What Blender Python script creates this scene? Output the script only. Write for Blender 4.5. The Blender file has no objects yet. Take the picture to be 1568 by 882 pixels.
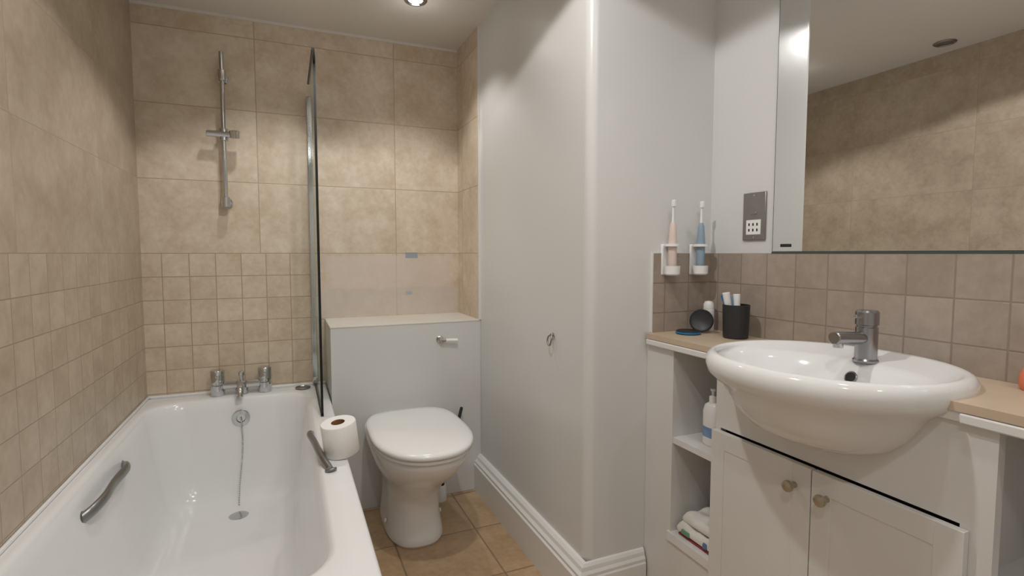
import bpy, bmesh, math, random
from mathutils import Vector, Matrix
random.seed(3)
S=bpy.context.scene
S.view_settings.view_transform='Standard'
DZ=.028   # everything above .4 m is raised by DZ at the end (see remap)
H=1.115; CEIL=2.163
LX=-.577; BY=2.7; PX=.842; FY=1.39; RX=1.318; BOXY=2.37; BOXZ=.80; RIM=.485; CT=.86; FX=1.065

# ---------------- materials ----------------
def srgb(c):
    return tuple(((v/255)/12.92 if v/255<=.04045 else (((v/255)+.055)/1.055)**2.4) for v in c)+(1,)
def newmat(name):
    m=bpy.data.materials.new(name); m.use_nodes=True
    return m,m.node_tree.nodes,m.node_tree.links,m.node_tree.nodes['Principled BSDF']
def mat(name,col,rough=.5,metal=0,noise=0,nscale=8,bump=0,bscale=60,**kw):
    m,N,L,b=newmat(name)
    b.inputs['Base Color'].default_value=srgb(col); b.inputs['Roughness'].default_value=rough; b.inputs['Metallic'].default_value=metal
    for k,v in kw.items(): b.inputs[k].default_value=v
    g=N.new('ShaderNodeNewGeometry')
    if noise:
        n=N.new('ShaderNodeTexNoise'); n.inputs['Scale'].default_value=nscale; n.inputs['Detail'].default_value=4
        L.new(g.outputs['Position'],n.inputs['Vector'])
        mx=N.new('ShaderNodeMix'); mx.data_type='RGBA'
        mx.inputs['A'].default_value=srgb([max(0,c-noise) for c in col]); mx.inputs['B'].default_value=srgb([min(255,c+noise) for c in col])
        L.new(n.outputs['Fac'],mx.inputs['Factor']); L.new(mx.outputs['Result'],b.inputs['Base Color'])
    if bump:
        n=N.new('ShaderNodeTexNoise'); n.inputs['Scale'].default_value=bscale; L.new(g.outputs['Position'],n.inputs['Vector'])
        bp=N.new('ShaderNodeBump'); bp.inputs['Strength'].default_value=bump; bp.inputs['Distance'].default_value=.002
        L.new(n.outputs['Fac'],bp.inputs['Height']); L.new(bp.outputs['Normal'],b.inputs['Normal'])
    return m
def tile(name,au,av,wu,wv,ou,ov,c1,c2,cg,rough=.4,grout=.0016,var=.08,zone=None,nsc=7,lo=.37,hi=.64):
    """procedural stone tile; au/av = world axes (0,1,2)"""
    m,N,L,b=newmat(name); b.inputs['Roughness'].default_value=rough
    g=N.new('ShaderNodeNewGeometry'); sp=N.new('ShaderNodeSeparateXYZ'); L.new(g.outputs['Position'],sp.inputs[0])
    def M(op,a,b2=None,c=None):
        n=N.new('ShaderNodeMath'); n.operation=op
        for i,v in enumerate((a,b2,c)):
            if v is None: continue
            if isinstance(v,(int,float)): n.inputs[i].default_value=v
            else: L.new(v,n.inputs[i])
        return n.outputs[0]
    u=M('SUBTRACT',sp.outputs[au],ou); v=M('SUBTRACT',sp.outputs[av],ov)
    d=M('MINIMUM',M('PINGPONG',u,wu/2),M('PINGPONG',v,wv/2))
    mr=N.new('ShaderNodeMapRange'); mr.interpolation_type='SMOOTHSTEP'
    mr.inputs['From Min'].default_value=grout*.6; mr.inputs['From Max'].default_value=grout*1.6; L.new(d,mr.inputs['Value'])
    cid=N.new('ShaderNodeCombineXYZ'); L.new(M('FLOOR',M('DIVIDE',u,wu)),cid.inputs[0]); L.new(M('FLOOR',M('DIVIDE',v,wv)),cid.inputs[1])
    wn=N.new('ShaderNodeTexWhiteNoise'); L.new(cid.outputs[0],wn.inputs['Vector'])
    off=N.new('ShaderNodeVectorMath'); off.operation='MULTIPLY_ADD'; off.inputs[1].default_value=(3,3,3)
    L.new(wn.outputs['Color'],off.inputs[0]); L.new(g.outputs['Position'],off.inputs[2])
    n1=N.new('ShaderNodeTexNoise'); n1.inputs['Scale'].default_value=nsc; n1.inputs['Detail'].default_value=10; n1.inputs['Roughness'].default_value=.75
    L.new(off.outputs[0],n1.inputs['Vector'])
    n2=N.new('ShaderNodeTexNoise'); n2.inputs['Scale'].default_value=45; n2.inputs['Detail'].default_value=3; L.new(off.outputs[0],n2.inputs['Vector'])
    f=M('ADD',M('MULTIPLY',n1.outputs['Fac'],.8),M('MULTIPLY',n2.outputs['Fac'],.2))
    f=M('ADD',f,M('MULTIPLY',M('SUBTRACT',wn.outputs['Value'],.5),var))
    r=N.new('ShaderNodeMapRange'); r.inputs['From Min'].default_value=lo; r.inputs['From Max'].default_value=hi; L.new(f,r.inputs['Value'])
    mx=N.new('ShaderNodeMix'); mx.data_type='RGBA'; mx.inputs['A'].default_value=srgb(c1); mx.inputs['B'].default_value=srgb(c2); L.new(r.outputs[0],mx.inputs['Factor'])
    mg=N.new('ShaderNodeMix'); mg.data_type='RGBA'; mg.inputs['A'].default_value=srgb(cg); L.new(mx.outputs['Result'],mg.inputs['B']); L.new(mr.outputs[0],mg.inputs['Factor'])
    out=mg.outputs['Result']
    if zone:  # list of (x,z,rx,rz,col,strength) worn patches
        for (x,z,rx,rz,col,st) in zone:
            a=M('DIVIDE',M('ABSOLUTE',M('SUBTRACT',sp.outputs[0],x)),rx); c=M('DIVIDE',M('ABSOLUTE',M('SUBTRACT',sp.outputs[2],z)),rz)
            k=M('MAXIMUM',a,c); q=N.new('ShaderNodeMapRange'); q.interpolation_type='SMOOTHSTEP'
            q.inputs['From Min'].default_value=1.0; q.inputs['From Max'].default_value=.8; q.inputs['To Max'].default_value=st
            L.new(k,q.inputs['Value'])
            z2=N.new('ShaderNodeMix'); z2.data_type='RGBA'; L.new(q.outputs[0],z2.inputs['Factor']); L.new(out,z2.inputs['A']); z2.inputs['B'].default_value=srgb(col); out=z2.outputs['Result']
    L.new(out,b.inputs['Base Color'])
    bp=N.new('ShaderNodeBump'); bp.inputs['Strength'].default_value=.5; bp.inputs['Distance'].default_value=.0012
    L.new(M('ADD',mr.outputs[0],M('MULTIPLY',n1.outputs['Fac'],.2)),bp.inputs['Height']); L.new(bp.outputs['Normal'],b.inputs['Normal'])
    return m

HT=H+DZ
T1,T2,TG=(202,182,158),(228,215,197),(182,164,141)
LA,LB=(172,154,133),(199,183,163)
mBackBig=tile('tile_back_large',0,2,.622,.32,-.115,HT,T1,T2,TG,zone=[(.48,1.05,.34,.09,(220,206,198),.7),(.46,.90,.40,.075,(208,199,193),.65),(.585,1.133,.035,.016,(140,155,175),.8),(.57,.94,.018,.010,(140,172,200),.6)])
mBackSm=tile('tile_back_small',0,2,.1025,.1025,.009,HT,(198,178,153),(224,210,191),(174,156,133))
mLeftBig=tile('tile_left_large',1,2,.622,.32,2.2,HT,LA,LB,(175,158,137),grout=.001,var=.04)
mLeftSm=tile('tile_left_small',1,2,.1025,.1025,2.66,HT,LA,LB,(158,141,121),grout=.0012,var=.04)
mRet=tile('tile_return',1,2,.622,.32,2.0,HT,T1,T2,TG)
mSplR=tile('tile_splash_right',1,2,.0965,.0965,.5715,HT,(156,142,130),(176,163,151),(144,131,119),var=.12)
mSplF=tile('tile_splash_face',0,2,.0965,.0965,1.318,HT,(156,142,130),(176,163,151),(144,131,119),var=.12)
mFloor=tile('tile_floor',0,1,.33,.33,.69,2.02,(168,138,105),(202,173,138),(140,118,95),rough=.3,grout=.003,nsc=4)
mLedge=mat('ledge_stone',(222,216,208),.5,noise=8)
mPaint=mat('paint_white',(218,218,217),.5,noise=3,nscale=3,bump=.15,bscale=150)
mSatin=mat('paint_satin',(220,220,218),.27,noise=2,nscale=3,bump=.1,bscale=25)
mCeil=mat('paint_ceiling',(226,222,216),.8,noise=3)
mTrim=mat('trim_gloss',(230,229,226),.25,noise=2)
mUnit=mat('unit_white',(224,222,219),.35,noise=3)
mCer=mat('ceramic_white',(238,238,237),.08,noise=1)
mAcr=mat('acrylic_white',(236,236,236),.16,noise=2)
mPlas=mat('plastic_white',(240,240,239),.22,noise=1)
mChr=mat('chrome',(205,206,208),.1,1,noise=4)
mNick=mat('brushed_nickel',(160,156,152),.32,1,noise=8,nscale=40)
mGrab=mat('grab_nickel',(150,149,148),.36,1,noise=8,nscale=40)
mTapN=mat('tap_satin_chrome',(165,165,168),.24,1,noise=4,nscale=40)
mKnob=mat('knob_nickel',(190,182,165),.3,1,noise=8,nscale=60)
mDark=mat('dark_gap',(30,28,26),.7,noise=4)
mBlk=mat('charcoal_plastic',(42,43,46),.45,noise=4)
mRub=mat('black_seal',(24,26,26),.4,noise=4)
mCount=mat('counter_stone',(200,180,156),.4,noise=14,nscale=14)
mPaper=mat('tissue_paper',(240,238,235),.9,noise=4,bump=.4,bscale=90)
mCard=mat('cardboard',(150,110,78),.9,noise=8)
mPeach=mat('peach_plastic',(222,205,196),.35,noise=4)
mBlue=mat('blue_plastic',(142,163,180),.35,noise=4)
mBright=mat('cyan_blue',(20,120,175),.3,noise=6)
mLabel=mat('label_blue',(120,150,188),.4,noise=20,nscale=50)
mOr=mat('orange_soft',(225,130,95),.5,noise=14,nscale=30)
mYel=mat('yellow_soft',(225,170,70),.5,noise=14,nscale=30)
mRed=mat('red_cloth',(150,60,62),.9,noise=14)
mGreen=mat('green_cloth',(110,160,135),.9,noise=14)
mBlueC=mat('blue_cloth',(95,125,165),.9,noise=14)
mCloth=mat('cotton_cloth',(228,226,220),.95,noise=8,bump=.5,bscale=200)
mDoor=mat('door_paint',(225,222,216),.4,noise=2)
mMir,N,L,b=newmat('mirror_silver'); b.inputs['Base Color'].default_value=(.86,.87,.87,1); b.inputs['Metallic'].default_value=1; b.inputs['Roughness'].default_value=.0
mMirE=mat('mirror_edge',(70,82,78),.3,noise=4)
mGl,N,L,b=newmat('screen_glass')
gl=N.new('ShaderNodeBsdfGlass'); gl.inputs['IOR'].default_value=1.45; gl.inputs['Roughness'].default_value=0; gl.inputs['Color'].default_value=(.95,.98,.965,1)
tr=N.new('ShaderNodeBsdfTransparent'); tr.inputs['Color'].default_value=(.93,.965,.95,1)
ms=N.new('ShaderNodeMixShader'); ms.inputs[0].default_value=.25; L.new(tr.outputs[0],ms.inputs[1]); L.new(gl.outputs[0],ms.inputs[2]); L.new(ms.outputs[0],N['Material Output'].inputs[0])
def emis(name,s,col=(1,.96,.9,1)):
    m,N,L,b=newmat(name); b.inputs['Emission Color'].default_value=col; b.inputs['Emission Strength'].default_value=s; return m
mLamp=emis('lamp_glow',8); mLampDim=mat('lamp_lens',(120,118,115),.3,noise=4)

# ---------------- mesh helpers ----------------
def obj(name,bm,mats,smooth=None,bevel=0,seg=2,sub=0):
    me=bpy.data.meshes.new(name); bm.normal_update(); bm.to_mesh(me); bm.free()
    for m in (mats if isinstance(mats,(list,tuple)) else [mats]): me.materials.append(m)
    o=bpy.data.objects.new(name,me); S.collection.objects.link(o)
    if bevel:
        md=o.modifiers.new('bevel','BEVEL'); md.width=bevel; md.segments=seg; md.limit_method='ANGLE'; md.angle_limit=math.radians(35)
        md.harden_normals=False
    if sub:
        md=o.modifiers.new('sub','SUBSURF'); md.levels=sub; md.render_levels=sub
    if smooth is not None or bevel:
        for p in me.polygons: p.use_smooth=True
        try: me.set_sharp_from_angle(angle=math.radians(smooth or 40))
        except Exception: pass
    return o
def addbox(bm,a,b,mi=0):
    vs=[bm.verts.new((x,y,z)) for z in (a[2],b[2]) for y in (a[1],b[1]) for x in (a[0],b[0])]
    for f in ((0,2,3,1),(4,5,7,6),(0,1,5,4),(2,6,7,3),(0,4,6,2),(1,3,7,5)):
        bm.faces.new([vs[i] for i in f]).material_index=mi
def boxes(name,lst,bevel=0,seg=2):
    mats=[];bm=bmesh.new()
    for a,b,m in lst:
        if m not in mats: mats.append(m)
        addbox(bm,a,b,mats.index(m))
    return obj(name,bm,mats,bevel=bevel,seg=seg)
def boxes_cut(name,lst,cut):
    mats=[];out=bmesh.new()
    for a,b,m in lst:
        if m not in mats: mats.append(m)
        t=bmesh.new(); addbox(t,a,b); o=obj('tmp',t,m)
        md=o.modifiers.new('cut','BOOLEAN'); md.object=cut; md.solver='EXACT'; md.operation='DIFFERENCE'
        dg=bpy.context.evaluated_depsgraph_get(); dg.update()
        me=bpy.data.meshes.new_from_object(o.evaluated_get(dg))
        for p in me.polygons: p.material_index=mats.index(m)
        out.from_mesh(me); bpy.data.objects.remove(o)
    return obj(name,out,mats)
def loft(name,rings,m,cap0=True,cap1=True,smooth=60,sub=0,closed=False):
    bm=bmesh.new(); R=[[bm.verts.new(p) for p in r] for r in rings]; n=len(rings[0])
    for i in range(len(R)-1 if not closed else len(R)):
        A=R[i];B=R[(i+1)%len(R)]
        for j in range(n): bm.faces.new((A[j],A[(j+1)%n],B[(j+1)%n],B[j]))
    def fan(r):
        c=Vector((0,0,0))
        for v in r: c+=v.co
        cv=bm.verts.new(c/len(r))
        for j in range(n): bm.faces.new((r[j],r[(j+1)%n],cv))
    if not closed:
        if cap0: fan(R[0])
        if cap1: fan(R[-1])
    bmesh.ops.recalc_face_normals(bm,faces=bm.faces)
    return obj(name,bm,m,smooth=smooth,sub=sub)
def lathe(name,prof,loc,m,axis='Z',n=40,smooth=40):
    rings=[]
    for r,h in prof:
        ring=[]
        for i in range(n):
            t=2*math.pi*i/n; p=Vector((r*math.cos(t),r*math.sin(t),h))
            if isinstance(axis,Vector): p=axis.to_track_quat('Z','Y')@p
            elif axis=='X': p=Vector((p.z,p.x,p.y))
            elif axis=='-X': p=Vector((-p.z,-p.x,p.y))
            elif axis=='Y': p=Vector((p.y,p.z,p.x))
            elif axis=='-Y': p=Vector((p.x,-p.z,p.y))
            ring.append(p+Vector(loc))
        rings.append(ring)
    return loft(name,rings,m,smooth=smooth)
def cyl(name,a,b,r,m,n=28,r2=None):
    a=Vector(a);b=Vector(b);d=b-a;Lh=d.length;e=min(r*.15,.002)
    r2=r if r2 is None else r2
    return lathe(name,[(r-e,0),(r,e),(r2,Lh-e),(r2-e,Lh)],a,m,axis=d.normalized(),n=n)
def tube(name,pts,r,m,res=8):
    cu=bpy.data.curves.new(name,'CURVE'); cu.dimensions='3D'; cu.bevel_depth=r; cu.bevel_resolution=4; cu.use_fill_caps=True
    sp=cu.splines.new('BEZIER'); sp.bezier_points.add(len(pts)-1)
    for bp_,p in zip(sp.bezier_points,pts): bp_.co=p; bp_.handle_left_type=bp_.handle_right_type='AUTO'
    sp.resolution_u=res
    o=bpy.data.objects.new(name,cu); o.data.materials.append(m); S.collection.objects.link(o)
    dg=bpy.context.evaluated_depsgraph_get(); me=bpy.data.meshes.new_from_object(o.evaluated_get(dg)); bpy.data.objects.remove(o)
    me.name=name; o=bpy.data.objects.new(name,me); S.collection.objects.link(o)
    for p in me.polygons:p.use_smooth=True
    return o
def group(name,objs,loc=(0,0,0)):
    e=bpy.data.objects.new(name,None); e.empty_display_size=.05; e.location=loc; S.collection.objects.link(e)
    for o in objs:
        o.parent=e; o.matrix_parent_inverse=Matrix.Translation(Vector(loc)).inverted()
    return e
def rrect(x0,x1,y0,y1,r,z,n=10):
    pts=[]
    for cx,cy,a0 in ((x1-r,y1-r,0),(x0+r,y1-r,90),(x0+r,y0+r,180),(x1-r,y0+r,270)):
        for i in range(n+1):
            a=math.radians(a0+90*i/n); pts.append((cx+r*math.cos(a),cy+r*math.sin(a),z))
    return pts
def sell(cx,cy,a,b,z,n=64,e=2.0,eback=None):
    pts=[]
    for i in range(n):
        t=2*math.pi*i/n; c=math.cos(t);s=math.sin(t)
        ex=e if (eback is None or s<0) else eback
        pts.append((cx+a*math.copysign(abs(c)**(2/ex),c),cy+b*math.copysign(abs(s)**(2/ex),s),z))
    return pts

# ---------------- room shell ----------------
YB=-.95
boxes('floor',[((LX-.1,YB-.1,-.08),(RX+.1,BY+.1,0),mFloor)])
boxes('ceiling',[((LX-.1,YB-.1,CEIL),(RX+.1,BY+.1,CEIL+.08),mCeil)])
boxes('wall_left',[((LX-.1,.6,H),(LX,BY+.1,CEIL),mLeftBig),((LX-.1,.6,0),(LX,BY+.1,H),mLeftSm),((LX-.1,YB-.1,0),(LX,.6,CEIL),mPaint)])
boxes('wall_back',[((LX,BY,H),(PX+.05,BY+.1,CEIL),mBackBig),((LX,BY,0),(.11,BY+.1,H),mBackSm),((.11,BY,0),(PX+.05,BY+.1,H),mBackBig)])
boxes('wall_right',[((RX,YB-.1,0),(RX+.1,FY+.1,CEIL),mPaint)])
boxes('wall_rear',[((LX,YB-.1,0),(RX,YB,CEIL),mPaint)])
r=.032; poly=[(PX,BY),(PX,FY+r)]
for i in range(1,12):
    a=math.radians(180+90*i/12); poly.append((PX+r+r*math.cos(a),FY+r+r*math.sin(a)))
poly+=[(PX+r,FY),(RX+.1,FY),(RX+.1,BY)]
bm=bmesh.new(); lo=[bm.verts.new((x,y,0)) for x,y in poly]; hi=[bm.verts.new((x,y,CEIL)) for x,y in poly]
for i in range(len(poly)):
    j=(i+1)%len(poly); bm.faces.new((lo[i],lo[j],hi[j],hi[i]))
bm.faces.new(hi);bm.faces.new(list(reversed(lo))); bmesh.ops.recalc_face_normals(bm,faces=bm.faces)
obj('wall_partition',bm,mSatin,smooth=30)
boxes('wall_return_tiles',[((PX-.008,BOXY-.0,BOXZ),(PX,BY,CEIL),mRet)])
boxes('trim_1',[((PX-.011,BOXY-.006,BOXZ),(PX,BOXY,CEIL),mTrim)])
boxes('trim_2',[((LX,BY-.004,CEIL-.012),(PX,BY,CEIL),mCeil)])
boxes('wall_splashback_right',[((RX-.008,YB,CT),(RX,FY,H),mSplR)])
boxes('wall_splashback_end',[((1.077,FY-.008,CT),(RX-.008,FY,H),mSplF),((1.073,FY-.009,CT),(1.077,FY,H+.003),mTrim),((1.077,FY-.008,H),(RX-.008,FY,H+.003),mTrim)])
boxes('wall_cistern_boxing',[((.160,BOXY,0),(PX,BY,BOXZ-.008),mSatin),((.158,BOXY-.001,BOXZ-.008),(PX,BY,BOXZ),mLedge)],bevel=.002)
prof=[(0,0),(.02,0),(.02,.117),(.017,.122),(.017,.131),(.012,.139),(.010,.150),(.005,.158),(0,.160)]
bm=bmesh.new(); P=[]
for d,z in prof: P.append([bm.verts.new(p) for p in ((PX-d*1.9,BOXY,z),(PX-d*1.9,FY-d*1.2,z),(1.06,FY-d,z))])
for i in range(len(P)-1):
    for k in (0,1): bm.faces.new((P[i][k],P[i][k+1],P[i+1][k+1],P[i+1][k]))
bmesh.ops.recalc_face_normals(bm,faces=bm.faces)
obj('baseboard_partition',bm,mTrim)
boxes('baseboard_left',[((LX,YB,0),(LX+.018,.9,.16),mTrim)],bevel=.004)
boxes('baseboard_rear',[((LX+.02,YB,0),(-.25,YB+.018,.16),mTrim),((.65,YB,0),(RX-.02,YB+.018,.16),mTrim)],bevel=.004)
d=boxes('leaf',[((-.15,YB,0.005),(.58,YB+.03,2.0),mDoor),((-.05,YB+.03,1.1),(.48,YB+.036,1.9),mDoor),((-.05,YB+.03,.15),(.48,YB+.036,.95),mDoor)],bevel=.004)
fr=boxes('frame',[((-.22,YB,0),(-.155,YB+.04,2.07),mTrim),((.585,YB,0),(.64,YB+.04,2.07),mTrim),((-.22,YB,2.005),(.64,YB+.04,2.07),mTrim)],bevel=.004)
hd=tube('handle',[(.52,YB+.03,1.0),(.52,YB+.08,1.0),(.40,YB+.08,1.0)],.009,mChr)
group('door_1',[d,fr,hd])

# ---------------- bath ----------------
oX0,oX1,oY0,oY1=LX+.001,.157,.95,BY-.001
def orr(i,z,r=.012): return rrect(oX0+i,oX1-i,oY0+i,oY1-i,r,z)
def irr(z,l,rt,f,bk,r): return rrect(-.54+l,.07-rt,1.05+f,2.565-bk,r,z)
rings=[orr(.004,.44),orr(0,.445,.015),orr(0,.474,.016),orr(.004,.483,.016),orr(.010,.4855,.016),
 irr(.4855,-.012,-.012,-.012,-.012,.13),irr(.482,-.003,-.003,-.003,-.003,.13),irr(.472,.004,.004,.004,.004,.128),irr(.44,.014,.012,.02,.012,.125),
 irr(.36,.028,.026,.06,.028,.12),irr(.26,.045,.042,.12,.045,.115),irr(.18,.06,.057,.18,.058,.11),irr(.13,.075,.072,.22,.075,.10),irr(.105,.1,.097,.26,.1,.09),irr(.096,.14,.137,.3,.14,.07)]
tub=loft('tub_shell',rings,mAcr,cap0=False,smooth=70)
pan=boxes('side_panel',[((.115,oY0+.02,0),(.14,BOXY-.002,.45),mAcr),((.115,oY0+.02,.0),(.147,BOXY-.002,.09),mAcr)],bevel=.004)
pan2=boxes('end_panel',[((LX+.002,oY0+.01,0),(.115,oY0+.025,.45),mAcr)],bevel=.003)
sil=boxes('sealant',[((LX+.001,.96,.484),(LX+.008,BY-.002,.494),mPlas),((LX+.001,BY-.008,.484),(.155,BY-.001,.494),mPlas)],bevel=.002)
bx=-.205
ovf=lathe('overflow',[(.0,0),(.033,0),(.036,.004),(.033,.009),(.018,.011),(.016,.005),(.0,.005)],(bx,2.545,.40),mChr,axis='-Y')
waste=lathe('waste',[(0,0),(.034,0),(.036,.003),(.028,.005),(.0,.002)],(bx,2.30,.094),mChr)
def grab(name,x,side,z=.418):
    pts=[(x,1.70,z-.010),(x+side*.028,1.735,z),(x+side*.034,1.90,z+.004),(x+side*.028,2.055,z),(x,2.09,z-.010)]
    o=tube(name,pts,.010,mGrab,res=10)
    for v in o.data.vertices: v.co.z=z+(v.co.z-z)*1.6
    ends=[cyl(name+'_foot_%d'%i,(x-side*.008,y,z-.008),(x+side*.012,y,z-.005),.017,mGrab) for i,y in enumerate((1.705,2.085))]
    return [o]+ends
g1=grab('grab_handle_1',-.533,1)
# right-hand grab bar bridges from the inner wall onto the rim
o=tube('grab_handle_2',[(.074,2.01,.455),(.058,1.97,.478),(.066,1.82,.494),(.080,1.66,.502),(.098,1.585,.488)],.0105,mGrab,res=10)
g2=[o,cyl('grab_handle_2_foot_0',(.078,2.012,.452),(.062,2.008,.458),.017,mGrab),cyl('grab_handle_2_foot_1',(.100,1.58,.4858),(.099,1.582,.4925),.017,mGrab)]
bm=bmesh.new()
for i in range(46):
    t=i/45; p=Vector((bx+.006*math.sin(t*5),2.532-.12*t*t-.02*t,.40-.30*t))
    bmesh.ops.create_uvsphere(bm,u_segments=8,v_segments=6,radius=.0036,matrix=Matrix.Translation(p))
ch=obj('plug_chain',bm,mChr,smooth=60)
group('bathtub',[tub,pan,pan2,sil,ovf,waste,ch]+g1+g2)

# bath mixer
ty=2.635; z0=.486; L_=[]
for i,x in enumerate((bx-.095,bx+.095)):
    L_.append(lathe('valve_%d'%i,[(0,0),(.026,0),(.028,.003),(.028,.045),(.022,.048),(.022,.052),(.028,.055),(.029,.108),(.026,.113),(0,.114)],(x,ty,z0),mChr))
    L_.append(cyl('lever_%d'%i,(x,ty-.02,z0+.09),(x,ty-.055,z0+.094),.0045,mChr))
L_.append(cyl('bridge',(bx-.08,ty,z0+.04),(bx+.08,ty,z0+.04),.018,mChr))
L_.append(lathe('body',[(0,0),(.024,0),(.026,.004),(.026,.05),(.02,.058),(.008,.06),(.008,.078),(.012,.08),(.012,.095),(.008,.099),(0,.1)],(bx,ty,z0+.002),mChr))
L_.append(tube('spout',[(bx,ty-.01,z0+.045),(bx,ty-.07,z0+.045),(bx,ty-.10,z0+.035),(bx,ty-.108,z0+.01)],.014,mChr))
group('bath_mixer_tap',L_)

# shower riser rail
x=-.243; yy=BY-.055; zt_,zb_=H+.868,H+.205; L_=[cyl('rail',(x,yy,zb_),(x,yy,zt_),.0095,mChr)]
for i,z in enumerate((zb_+.02,zt_-.10)):
    L_.append(cyl('bracket_%d'%i,(x,yy,z-.022),(x,yy,z+.022),.017,mChr)); L_.append(cyl('mount_%d'%i,(x,BY,z),(x,yy,z),.015,mChr))
    L_.append(lathe('flange_%d'%i,[(0,0),(.024,0),(.024,.006),(.0,.007)],(x,BY,z),mChr,axis='-Y'))
zs=H+.515
L_.append(cyl('slider',(x-.065,yy-.012,zs),(x+.06,yy-.012,zs),.0135,mChr))
L_.append(cyl('slider_clamp',(x,yy,zs-.026),(x,yy,zs+.026),.019,mChr))
L_.append(lathe('slider_cone',[(0,0),(.019,0),(.022,.03),(.016,.032),(0,.03)],(x+.045,yy-.025,zs-.015),mChr,axis=Vector((0,-.3,1)).normalized()))
group('shower_rail',L_)

# glass bath screen
gx=.108; y0,y1=2.13,2.675; zb,zt=.492,H+.787; R=.10
pl=[(y1,zb),(y1,zt)]
for i in range(13):
    a=math.radians(90+90*i/12); pl.append((y0+R+R*math.cos(a),zt-R+R*math.sin(a)))
pl.append((y0,zb))
def plate(name,pl,x0,x1,m):
    bm=bmesh.new(); A=[bm.verts.new((x0,y,z)) for y,z in pl]; B=[bm.verts.new((x1,y,z)) for y,z in pl]
    for i in range(len(pl)):
        j=(i+1)%len(pl); bm.faces.new((A[i],A[j],B[j],B[i]))
    bm.faces.new(A); bm.faces.new(list(reversed(B))); bmesh.ops.recalc_face_normals(bm,faces=bm.faces)
    return obj(name,bm,m)
glass=plate('glass',pl,gx-.003,gx+.003,mGl)
front=pl[1:]
inn=[(y1,zt-.006)]
for i in range(13):
    a=math.radians(90+90*i/12); inn.append((y0+R+(R-.006)*math.cos(a),zt-R+(R-.006)*math.sin(a)))
inn.append((y0+.006,zb))
bm=bmesh.new()
def V(p,x): return bm.verts.new((x,p[0],p[1]))
q=[[V(a,gx-.0045),V(a,gx+.0045),V(c,gx+.0045),V(c,gx-.0045)] for a,c in zip(front,inn)]
for i in range(len(q)-1):
    for k in range(4): bm.faces.new((q[i][k],q[i][(k+1)%4],q[i+1][(k+1)%4],q[i+1][k]))
bm.faces.new(q[0]);bm.faces.new(q[-1]); bmesh.ops.recalc_face_normals(bm,faces=bm.faces)
edg=obj('edge_seal',bm,mRub)
prf=boxes('wall_profile',[((gx-.012,y1-.01,zb),(gx+.012,BY-.001,1.84),mChr)],bevel=.003)
sl=boxes('bottom_seal',[((gx-.005,y0,RIM+.0012),(gx+.005,y1,zb+.006),mRub)],bevel=.001)
hg=cyl('hinge_knuckle',(gx+.0,y1-.01,zb),(gx,y1-.01,zb+.03),.014,mChr)
group('shower_screen',[glass,edg,prf,sl,hg])
lathe('bath_soap_dish',[(0,0),(.03,0),(.034,.006),(.03,.008),(.026,.004),(0,.003)],(.05,2.62,.4865),mNick)

# ---------------- toilet ----------------
tx=.455
def dr(z,yf,yb,w,e=2.3,eb=4): 
    return sell(tx,(yf+yb)/2+.0,w,(yb-yf)/2,z,e=e,eback=eb)
BK=2.366
rings=[dr(0,1.965,BK,.112,2.6,5),dr(.012,1.96,BK,.116,2.6,5),dr(.03,1.965,BK,.112,2.6,5),dr(.10,1.98,BK,.103,2.5,5),dr(.17,1.97,BK,.103,2.4,5),dr(.22,1.93,BK,.115,2.3,5),
 dr(.26,1.87,BK,.137,2.3,5),dr(.30,1.805,BK,.158,2.2,5),dr(.34,1.755,BK,.172,2.2,5),dr(.37,1.73,BK,.178,2.2,5),dr(.388,1.722,BK,.179,2.2,5),dr(.394,1.728,BK-.004,.174,2.2,5)]
pan_=loft('pan',rings,mCer,smooth=80)
rings=[dr(.396,1.717,2.26,.176,2.2,3.6),dr(.399,1.71,2.265,.183,2.2,3.6),dr(.409,1.71,2.265,.183,2.2,3.6),dr(.412,1.716,2.26,.177,2.2,3.6)]
seat=loft('seat',rings,mPlas,smooth=80)
rings=[dr(.4145,1.708,2.27,.180,2.25,4),dr(.4175,1.700,2.275,.188,2.25,4),dr(.428,1.700,2.275,.188,2.25,4),dr(.434,1.704,2.272,.184,2.25,4),dr(.439,1.72,2.262,.17,2.25,4),dr(.443,1.77,2.23,.13,2.25,4),dr(.445,1.88,2.13,.06,2.25,4)]
lid=loft('lid',rings,mPlas,smooth=80)
hs=[cyl('hinge_%d'%i,(tx+s*.10,2.30,.395),(tx+s*.05,2.30,.395),.014,mPlas) for i,s in enumerate((-1,1))]
hs+=[boxes('hinge_lug_%d'%i,[((tx+s*.075-.014,2.255,.394),(tx+s*.075+.014,2.31,.416),mPlas)],bevel=.004) for i,s in enumerate((-1,1))]
bolt=[lathe('bolt_cap_%d'%i,[(0,0),(.009,0),(.008,.006),(0,.008)],(tx+s*.112,2.13,.05),mPlas,axis=Vector((s,0,.1)).normalized()) for i,s in enumerate((-1,1))]
group('toilet',[pan_,seat,lid]+hs+bolt)
a=lathe('rose',[(0,0),(.017,0),(.018,.004),(.014,.01),(.009,.014),(.009,.028),(0,.03)],(.640,BOXY,.717),mChr,axis='-Y')
b_=cyl('arm',(.640,BOXY-.024,.717),(.717,BOXY-.03,.712),.006,mPlas,r2=.009)
c_=cyl('collar',(.640,BOXY-.024,.717),(.662,BOXY-.026,.716),.0095,mChr)
group('flush_lever',[a,b_,c_])
a=lathe('holder',[(0,0),(.032,0),(.034,.005),(.030,.06),(.028,.07),(.024,.07),(.024,.06),(0,.02)],(.622,2.328,0),mPlas)
ba=Vector((.11,.003,.385)).normalized()
b_=lathe('handle',[(0,0),(.005,0),(.005,.29),(.0075,.30),(.0075,.384),(.006,.390),(0,.391)],(.625,2.328,.022),mBlk,axis=ba)
group('toilet_brush',[a,b_])
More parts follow.
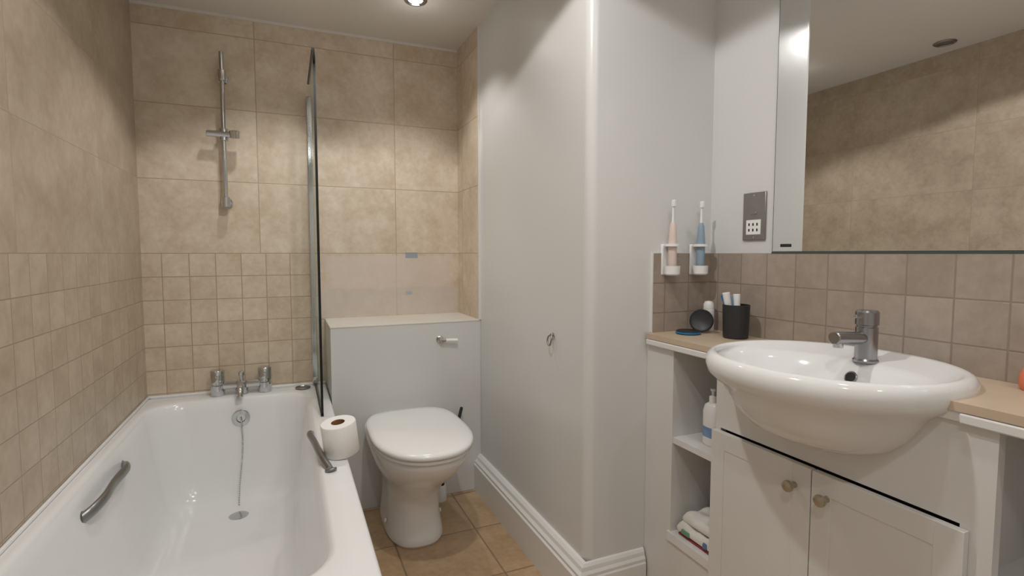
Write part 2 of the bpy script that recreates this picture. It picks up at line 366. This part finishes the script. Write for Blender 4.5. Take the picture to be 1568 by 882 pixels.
rr_=.053; pr=[(.021,0),(rr_-.002,0),(rr_,.003),(rr_,.097),(rr_-.002,.1),(.021,.1)]
def circ(pr): return [[(r*math.cos(2*math.pi*i/48),r*math.sin(2*math.pi*i/48),h) for i in range(48)] for r,h in pr]
paper=loft('paper',circ(pr),mPaper,cap0=False,cap1=False,smooth=40)
core=loft('core',circ([(.021,0),(.021,.1),(.0195,.1),(.0195,0)]),mCard,smooth=40,closed=True)
roll=group('toilet_roll',[paper,core])
roll.location=(.142,1.70,.494+DZ); roll.rotation_euler=(math.radians(3),math.radians(-8),.3)

a=lathe('plate',[(0,0),(.011,0),(.012,.002),(.009,.004),(0,.004)],(PX,1.62,.83),mChr,axis='-X')
b_=tube('ring',[(PX-.004,1.62,.838),(PX-.014,1.606,.82),(PX-.016,1.62,.797),(PX-.014,1.634,.82),(PX-.004,1.62,.838)],.0028,mNick)
group('wall_hook',[a,b_])

# ---------------- vanity ----------------
YR=.23; YC=.789
A0,A1=1.068,1.086
B0,B1=.498,.516
NL=1.262; DT=.640
def bas(cx,a,b,z,e=2.15): return sell(cx,YC,a,b,z,n=96,e=e)
cut=loft('cutter',[bas(1.085,.09,.11,.718),bas(1.085,.155,.175,.778),bas(1.085,.178,.200,.808),bas(1.085,.200,.226,.834),bas(1.085,.212,.240,.848),bas(1.085,.212,.240,.95)],mCer)
base=boxes_cut('carcass',[
 ((FX,NL,0),(RX-.001,FY-.001,.835),mUnit),
 ((FX,A1,0),(RX-.001,NL,.25),mUnit),
 ((FX+.002,A1,.25),(RX-.013,NL,.268),mUnit),
 ((FX-.006,A1,.243),(FX+.002,NL+.01,.268),mTrim),
 ((FX+.004,A1,.537),(RX-.013,NL,.555),mUnit),
 ((RX-.012,A1,.25),(RX-.001,NL,.835),mUnit),
 ((FX,A0,0),(RX-.001,A1,.835),mUnit),
 ((FX,B0,0),(RX-.001,B1,.835),mUnit),
 ((FX,B1,DT+.006),(FX+.018,A0,.835),mUnit),
 ((FX+.02,B1,.09),(FX+.03,A0,DT-.002),mDark),
 ((FX,B1,0),(FX+.018,A0,.08),mUnit),
 ((FX,B0-.03,0),(FX+.02,B0,.835),mUnit),
 ((FX+.004,YR,.25),(RX-.013,B0,.268),mUnit),
 ((FX+.004,YR,.537),(RX-.013,B0,.555),mUnit),
 ((RX-.012,YR,.25),(RX-.001,B0,.835),mUnit),
 ((FX,YR-.02,0),(RX-.001,YR,.835),mUnit),
 ((FX,YR,0),(FX+.02,B0-.03,.25),mUnit)],cut)
top=boxes_cut('worktop',[((FX-.012,YR-.03,CT-.016),(RX-.0085,FY-.0085,CT),mCount),((FX-.008,YR-.028,CT-.034),(RX-.0085,FY-.0085,CT-.0165),mTrim)],cut)
bpy.data.objects.remove(cut)
strip=boxes('edge_moulding',[((FX-.014,1.06,CT-.036),(FX-.006,FY-.01,CT-.018),mTrim),((FX-.014,YR,CT-.036),(FX-.006,.52,CT-.018),mTrim)],bevel=.003)
parts=[base,top,strip]
for i,(ya,yb) in enumerate(((.787,A1-.003),(B0+.003,.784))):
    f=.045
    dd=boxes('cupboard_door_%d'%i,[((FX-.016,ya,.085),(FX-.001,yb,DT),mUnit),
      ((FX-.0172,ya,.085),(FX-.016,ya+f,DT),mUnit),((FX-.0172,yb-f,.085),(FX-.016,yb,DT),mUnit),((FX-.0172,ya+f,DT-f),(FX-.016,yb-f,DT),mUnit),((FX-.0172,ya+f,.085),(FX-.016,yb-f,.085+f),mUnit)],bevel=.0006)
    parts.append(dd)
for i,(y,z) in enumerate(((.826,.591),(.748,.591))):
    parts.append(lathe('knob_%d'%i,[(0,0),(.007,0),(.006,.008),(.008,.014),(.0125,.018),(.0135,.023),(.0125,.027),(.008,.029),(0,.0295)],(FX-.0172,y,z),mKnob,axis='-X',n=12,smooth=25))
group('vanity_unit',parts)

# basin
rings=[bas(1.085,.05,.06,.704),bas(1.085,.10,.12,.712),bas(1.085,.142,.157,.732),bas(1.085,.168,.187,.763),bas(1.085,.185,.206,.792),bas(1.085,.196,.219,.814),bas(1.0845,.212,.237,.826),bas(1.085,.226,.252,.840),bas(1.085,.2305,.257,.858),bas(1.085,.229,.256,.872),bas(1.085,.222,.249,.882),bas(1.084,.212,.241,.886),bas(1.081,.204,.234,.884),bas(1.076,.196,.2295,.877),
 bas(1.044,.162,.2265,.871),bas(1.038,.150,.219,.865),bas(1.034,.142,.212,.853),bas(1.031,.133,.200,.83),bas(1.029,.117,.178,.79),bas(1.03,.090,.140,.762),bas(1.035,.05,.07,.751),bas(1.04,.025,.03,.749)]
bs=loft('bowl',rings,mCer,smooth=80)
axo=Vector((-1,0,.48)).normalized(); pc=Vector((1.1655,.786,.835))
ov=lathe('overflow_ring',[(.0,-.004),(.0135,-.004),(.0145,.002),(.0125,.004),(.0115,.003)],pc,mNick,axis=axo)
oh=lathe('overflow_hole',[(.0,-.003),(.0115,-.003),(.0113,.0032),(0,.0034)],pc,mDark,axis=axo)
wa=lathe('waste',[(0,0),(.026,0),(.028,.003),(.02,.004),(0,.002)],(1.04,YC,.749),mChr)
group('wash_basin',[bs,ov,oh,wa])
tX,tY,tz=1.203,.780,.870
L_=[lathe('column',[(0,0),(.026,0),(.026,.004),(.0225,.008),(.0225,.078),(.0205,.080),(.0205,.083),(.0235,.085),(.0235,.113),(.020,.117),(0,.118)],(tX,tY,tz),mTapN),
 cyl('spout',(tX-.01,tY,tz+.054),(tX-.108,tY,tz+.060),.0145,mTapN),cyl('aerator',(tX-.094,tY,tz+.056),(tX-.094,tY,tz+.038),.0105,mChr),
 cyl('lever',(tX-.01,tY,tz+.101),(tX-.042,tY,tz+.105),.0042,mChr)]
group('basin_mixer_tap',L_)

# mirror
MY=1.135
a=boxes('glass_sheet',[((RX-.007,-.35,H+.004),(RX-.001,MY,2.14),mMirE)])
bm=bmesh.new(); vs=[bm.verts.new(p) for p in ((RX-.0072,-.348,H+.006),(RX-.0072,MY-.002,H+.006),(RX-.0072,MY-.002,2.138),(RX-.0072,-.348,2.138))]; bm.faces.new(vs)
b_=obj('silvering',bm,mMir)
c_=boxes('clip',[((RX-.014,1.075,H+.018),(RX-.0073,1.102,H+.027),mBlk)],bevel=.001)
c2=boxes('bottom_channel',[((RX-.0095,-.35,H),(RX-.0005,MY,H+.004),mMirE)])
group('wall_mirror',[a,b_,c_,c2])

a=boxes('plate',[((RX-.007,1.163,1.155),(RX,1.247,1.30),mNick)],bevel=.002)
b_=boxes('insert',[((RX-.009,1.178,1.172),(RX-.006,1.232,1.217),mPlas)],bevel=.001)
hol=boxes('slots',[((RX-.0095,y-.0025,z-.004),(RX-.0085,y+.0025,z+.004),mDark) for y in (1.19,1.205,1.22) for z in (1.186,1.203)])
sw=boxes('rocker',[((RX-.009,1.195,1.232),(RX-.006,1.215,1.24),mNick)],bevel=.001)
sc=[cyl('screw_%d'%i,(RX-.006,1.205,z),(RX-.008,1.205,z),.003,mChr,n=12) for i,z in enumerate((1.164,1.291))]
group('shaver_socket',[a,b_,hol,sw]+sc)

def brush(x,m):
    y=FY-.035
    L_=[lathe('cup',[(0,0),(.02,0),(.024,.004),(.025,.030),(.022,.030),(.021,.006),(0,.005)],(x,y,1.045),mPlas),
     boxes('bracket',[((x-.022,FY-.012,1.045),(x+.022,FY,1.145),mPlas)],bevel=.004),
     lathe('ring',[(.016,0),(.0245,0),(.0245,.008),(.016,.008)],(x,y,1.137),mPlas),
     lathe('body',[(0,0),(.012,0),(.0135,.01),(.0135,.10),(.010,.15),(.006,.162),(0,.163)],(x,y,1.052),m),
     lathe('neck',[(0,0),(.0045,0),(.0035,.03),(.003,.065),(0,.066)],(x,y,1.21),mPlas,n=16),
     boxes('head',[((x-.005,y-.009,1.262),(x+.005,y+.004,1.284),mPlas)],bevel=.002)]
    group('electric_toothbrush',L_)
brush(1.13,mPeach); brush(1.245,mBlue)

tx_,ty_=1.24,1.195
L_=[lathe('cup',[(0,0),(.033,0),(.036,.003),(.039,.1),(.037,.101),(.034,.01),(0,.008)],(tx_,ty_,CT+.0005),mBlk)]
for i,(dx,dy,lx,ly,m,h) in enumerate(((-.012,.012,-.2,.1,mPlas,.125),(.008,-.004,.05,.1,mPlas,.12),(.0,.016,-.05,.15,mBlue,.115))):
    c=Vector((tx_+dx*.5,ty_+dy*.5,CT+.012)); t=c+Vector((lx*.1,ly*.1,h))
    L_.append(cyl('tube_%d'%i,c,t,.007,m,n=14,r2=.011))
L_.append(cyl('brush_stick',(tx_-.01,ty_-.01,CT+.012),(tx_-.03,ty_+.03,CT+.128),.003,mBright,n=10))
group('toothbrush_tumbler',L_)
b_=lathe('base',[(0,0),(.034,0),(.037,.004),(.037,.009),(.034,.011),(.028,.009),(0,.009)],(1.165,1.315,CT+.0005),mBlk)
rim=lathe('rim',[(.0372,0),(.0385,.001),(.0385,.005),(.0372,.006)],(1.165,1.315,CT+.002),mBright)
ax=Vector((-.75,-.62,.25)).normalized()
lidc=lathe('lid',[(0,0),(.034,0),(.037,.003),(.037,.009),(.034,.011),(.03,.008),(0,.007)],(1.222,1.318,CT+.038),mBlk,axis=ax)
group('compact_case',[b_,rim,lidc])
a=lathe('body',[(0,0),(.017,0),(.018,.003),(.018,.07),(.015,.072),(0,.072)],(1.275,1.345,CT+.0005),mPlas)
b_=lathe('cap',[(.0,0),(.0165,0),(.0165,.015),(.012,.024),(0,.027)],(1.275,1.345,CT+.073),mPlas)
group('roll_on_deodorant',[a,b_])
a=lathe('body',[(0,0),(.024,0),(.028,.01),(.026,.03),(.017,.05),(.008,.056),(0,.057)],(1.275,.508,CT+.0005),mOr)
b_=lathe('cap',[(0,0),(.008,0),(.008,.014),(0,.016)],(1.275,.508,CT+.056),mRed)
group('soap_bottle',[a,b_])
bxx,byy=1.13,1.165
a=loft('body',[sell(bxx,byy,.02*k,.03*k,.556+h,n=32,e=2.6) for k,h in ((.9,0),(1,.004),(1,.1),(.8,.118),(.4,.126))],mPlas)
b_=loft('label',[sell(bxx,byy,.0205,.0305,.556+h,n=32,e=2.6) for h in (.025,.055)],mLabel,cap0=False,cap1=False)
c_=lathe('pump',[(0,0),(.011,0),(.011,.02),(.004,.022),(.004,.035),(.008,.036),(.008,.042),(0,.043)],(bxx,byy,.68),mPlas)
group('lotion_bottle',[a,b_,c_])
def cloth(name,x0,x1,y0,y1,z,h,m,amp=.006):
    bm=bmesh.new(); n=14
    g=[[None]*(n+1) for _ in range(n+1)]; g2=[[None]*(n+1) for _ in range(n+1)]
    for i in range(n+1):
        for j in range(n+1):
            x=x0+(x1-x0)*i/n; y=y0+(y1-y0)*j/n; w=amp*math.sin(i*.9+j*.5)+amp*.6*math.sin(j*1.3)
            ed=min(i,j,n-i,n-j); k=0 if ed==0 else 1
            g[i][j]=bm.verts.new((x,y,z+h*(.55 if k==0 else 1)+w*k)); g2[i][j]=bm.verts.new((x,y,z))
    for G in (g,g2):
        for i in range(n):
            for j in range(n): bm.faces.new((G[i][j],G[i+1][j],G[i+1][j+1],G[i][j+1]))
    for i in range(n):
        for (a,b) in (((i,0),(i+1,0)),((i,n),(i+1,n)),((0,i),(0,i+1)),((n,i),(n,i+1))):
            bm.faces.new((g[a[0]][a[1]],g[b[0]][b[1]],g2[b[0]][b[1]],g2[a[0]][a[1]]))
    bmesh.ops.recalc_face_normals(bm,faces=bm.faces)
    return obj(name,bm,m,smooth=60,sub=1)
L_=[cloth('fold_1',1.078,1.22,1.10,1.245,.2685,.008,mRed,.0015),cloth('fold_2',1.076,1.23,1.092,1.25,.277,.030,mCloth),cloth('fold_3',1.085,1.22,1.10,1.235,.309,.028,mCloth,.005),
 cloth('stripe_1',1.0735,1.080,1.19,1.225,.280,.012,mGreen,.001),cloth('stripe_2',1.0735,1.079,1.12,1.135,.280,.014,mBlueC,.001)]
group('folded_towels',L_)
a=loft('basket_body',[rrect(1.085-k,1.25+k,.27-k,.45+k,.03,.2685+h) for k,h in ((0,0),(.004,.004),(.01,.08),(.006,.082),(-.004,.01))],mPlas)
its=[a]
for i,(x,y,z,m) in enumerate(((1.12,.42,.32,mYel),(1.14,.38,.33,mOr),(1.13,.33,.325,mYel),(1.19,.41,.325,mOr))):
    its.append(lathe('item_%d'%i,[(0,-.03),(.018,-.026),(.028,-.01),(.028,.012),(.015,.03),(0,.034)],(x,y,z),m,n=20))
group('storage_basket',its)

# ---------------- downlights ----------------
def downlight(x,y,m,energy,size=106,blend=.3,spill=0):
    z=CEIL
    rg=lathe('bezel',[(.030,0),(.046,0),(.048,-.003),(.044,-.007),(.034,-.008),(.030,-.004)],(x,y,z),mChr if m is mLamp else mNick)
    me=rg.data; bm=bmesh.new(); bm.from_mesh(me)
    bmesh.ops.delete(bm,geom=[v for v in bm.verts if (Vector((v.co.x-x,v.co.y-y)).length<.01)],context='VERTS'); bm.to_mesh(me); bm.free()
    ln=lathe('lens',[(0,0),(.030,0),(.029,-.002),(0,-.003)],(x,y,z-.0005),m)
    kids=[rg,ln]
    if energy:
        l=bpy.data.lights.new('lamp','SPOT'); l.energy=energy; l.spot_size=math.radians(size); l.spot_blend=blend; l.shadow_soft_size=.03; l.color=(1,.98,.955)
        lo=bpy.data.objects.new('lamp',l); lo.location=(x,y,z-.012); S.collection.objects.link(lo); kids.append(lo)
    if spill:  # bare point light added below the bezel as soft fill
        l=bpy.data.lights.new('spill','POINT'); l.energy=spill; l.shadow_soft_size=.05; l.color=(1,.975,.945)
        p=bpy.data.objects.new('spill',l); p.location=(x,y,z-.10); S.collection.objects.link(p); kids.append(p)
    group('ceiling_downlight',kids)
downlight(.515,2.24,mLamp,12,size=108,blend=.45,spill=.2)
downlight(-.06,2.22,mLamp,13,size=108,blend=.45,spill=.15)
downlight(-.42,1.65,mLampDim,0)
downlight(.26,1.06,mLamp,29,size=148,blend=.08,spill=.7)  # unseen key lamp, added to shape the dark band on the back wall
downlight(.75,.50,mLamp,9,size=150,blend=.6,spill=.9)  # added lamp over the vanity, out of view, brightens this side
downlight(.0,-.1,mLamp,15,size=150,blend=.3,spill=.9)  # added fill lamp just behind the camera
downlight(.7,-.5,mLamp,11,size=150,blend=.8,spill=.9)  # second unseen lamp added towards the rear wall for fill

w=bpy.data.worlds.new('world'); S.world=w; w.use_nodes=True; w.node_tree.nodes['Background'].inputs[0].default_value=(.9,.95,1,1); w.node_tree.nodes['Background'].inputs[1].default_value=.3

# ---------------- vertical remap of built geometry ----------------
done=set()
for o in list(S.objects):
    if o.type=='MESH':
        if o.parent is roll or o.data.name in done: continue
        done.add(o.data.name)
        for v in o.data.vertices:
            z=v.co.z
            v.co.z = z if z<=0 else (z*(.4+DZ)/.4 if z<.4 else z+DZ)
    elif o.type=='LIGHT': o.location.z+=DZ

# ---------------- camera ----------------
cd=bpy.data.cameras.new('camera'); cam=bpy.data.objects.new('camera',cd); S.collection.objects.link(cam); S.camera=cam
cam.location=(0,0,H+DZ); cam.rotation_euler=(math.radians(90-3.75),0,math.radians(-22.97)); cd.lens=36*809/1568; cd.sensor_width=36; cd.clip_start=.02
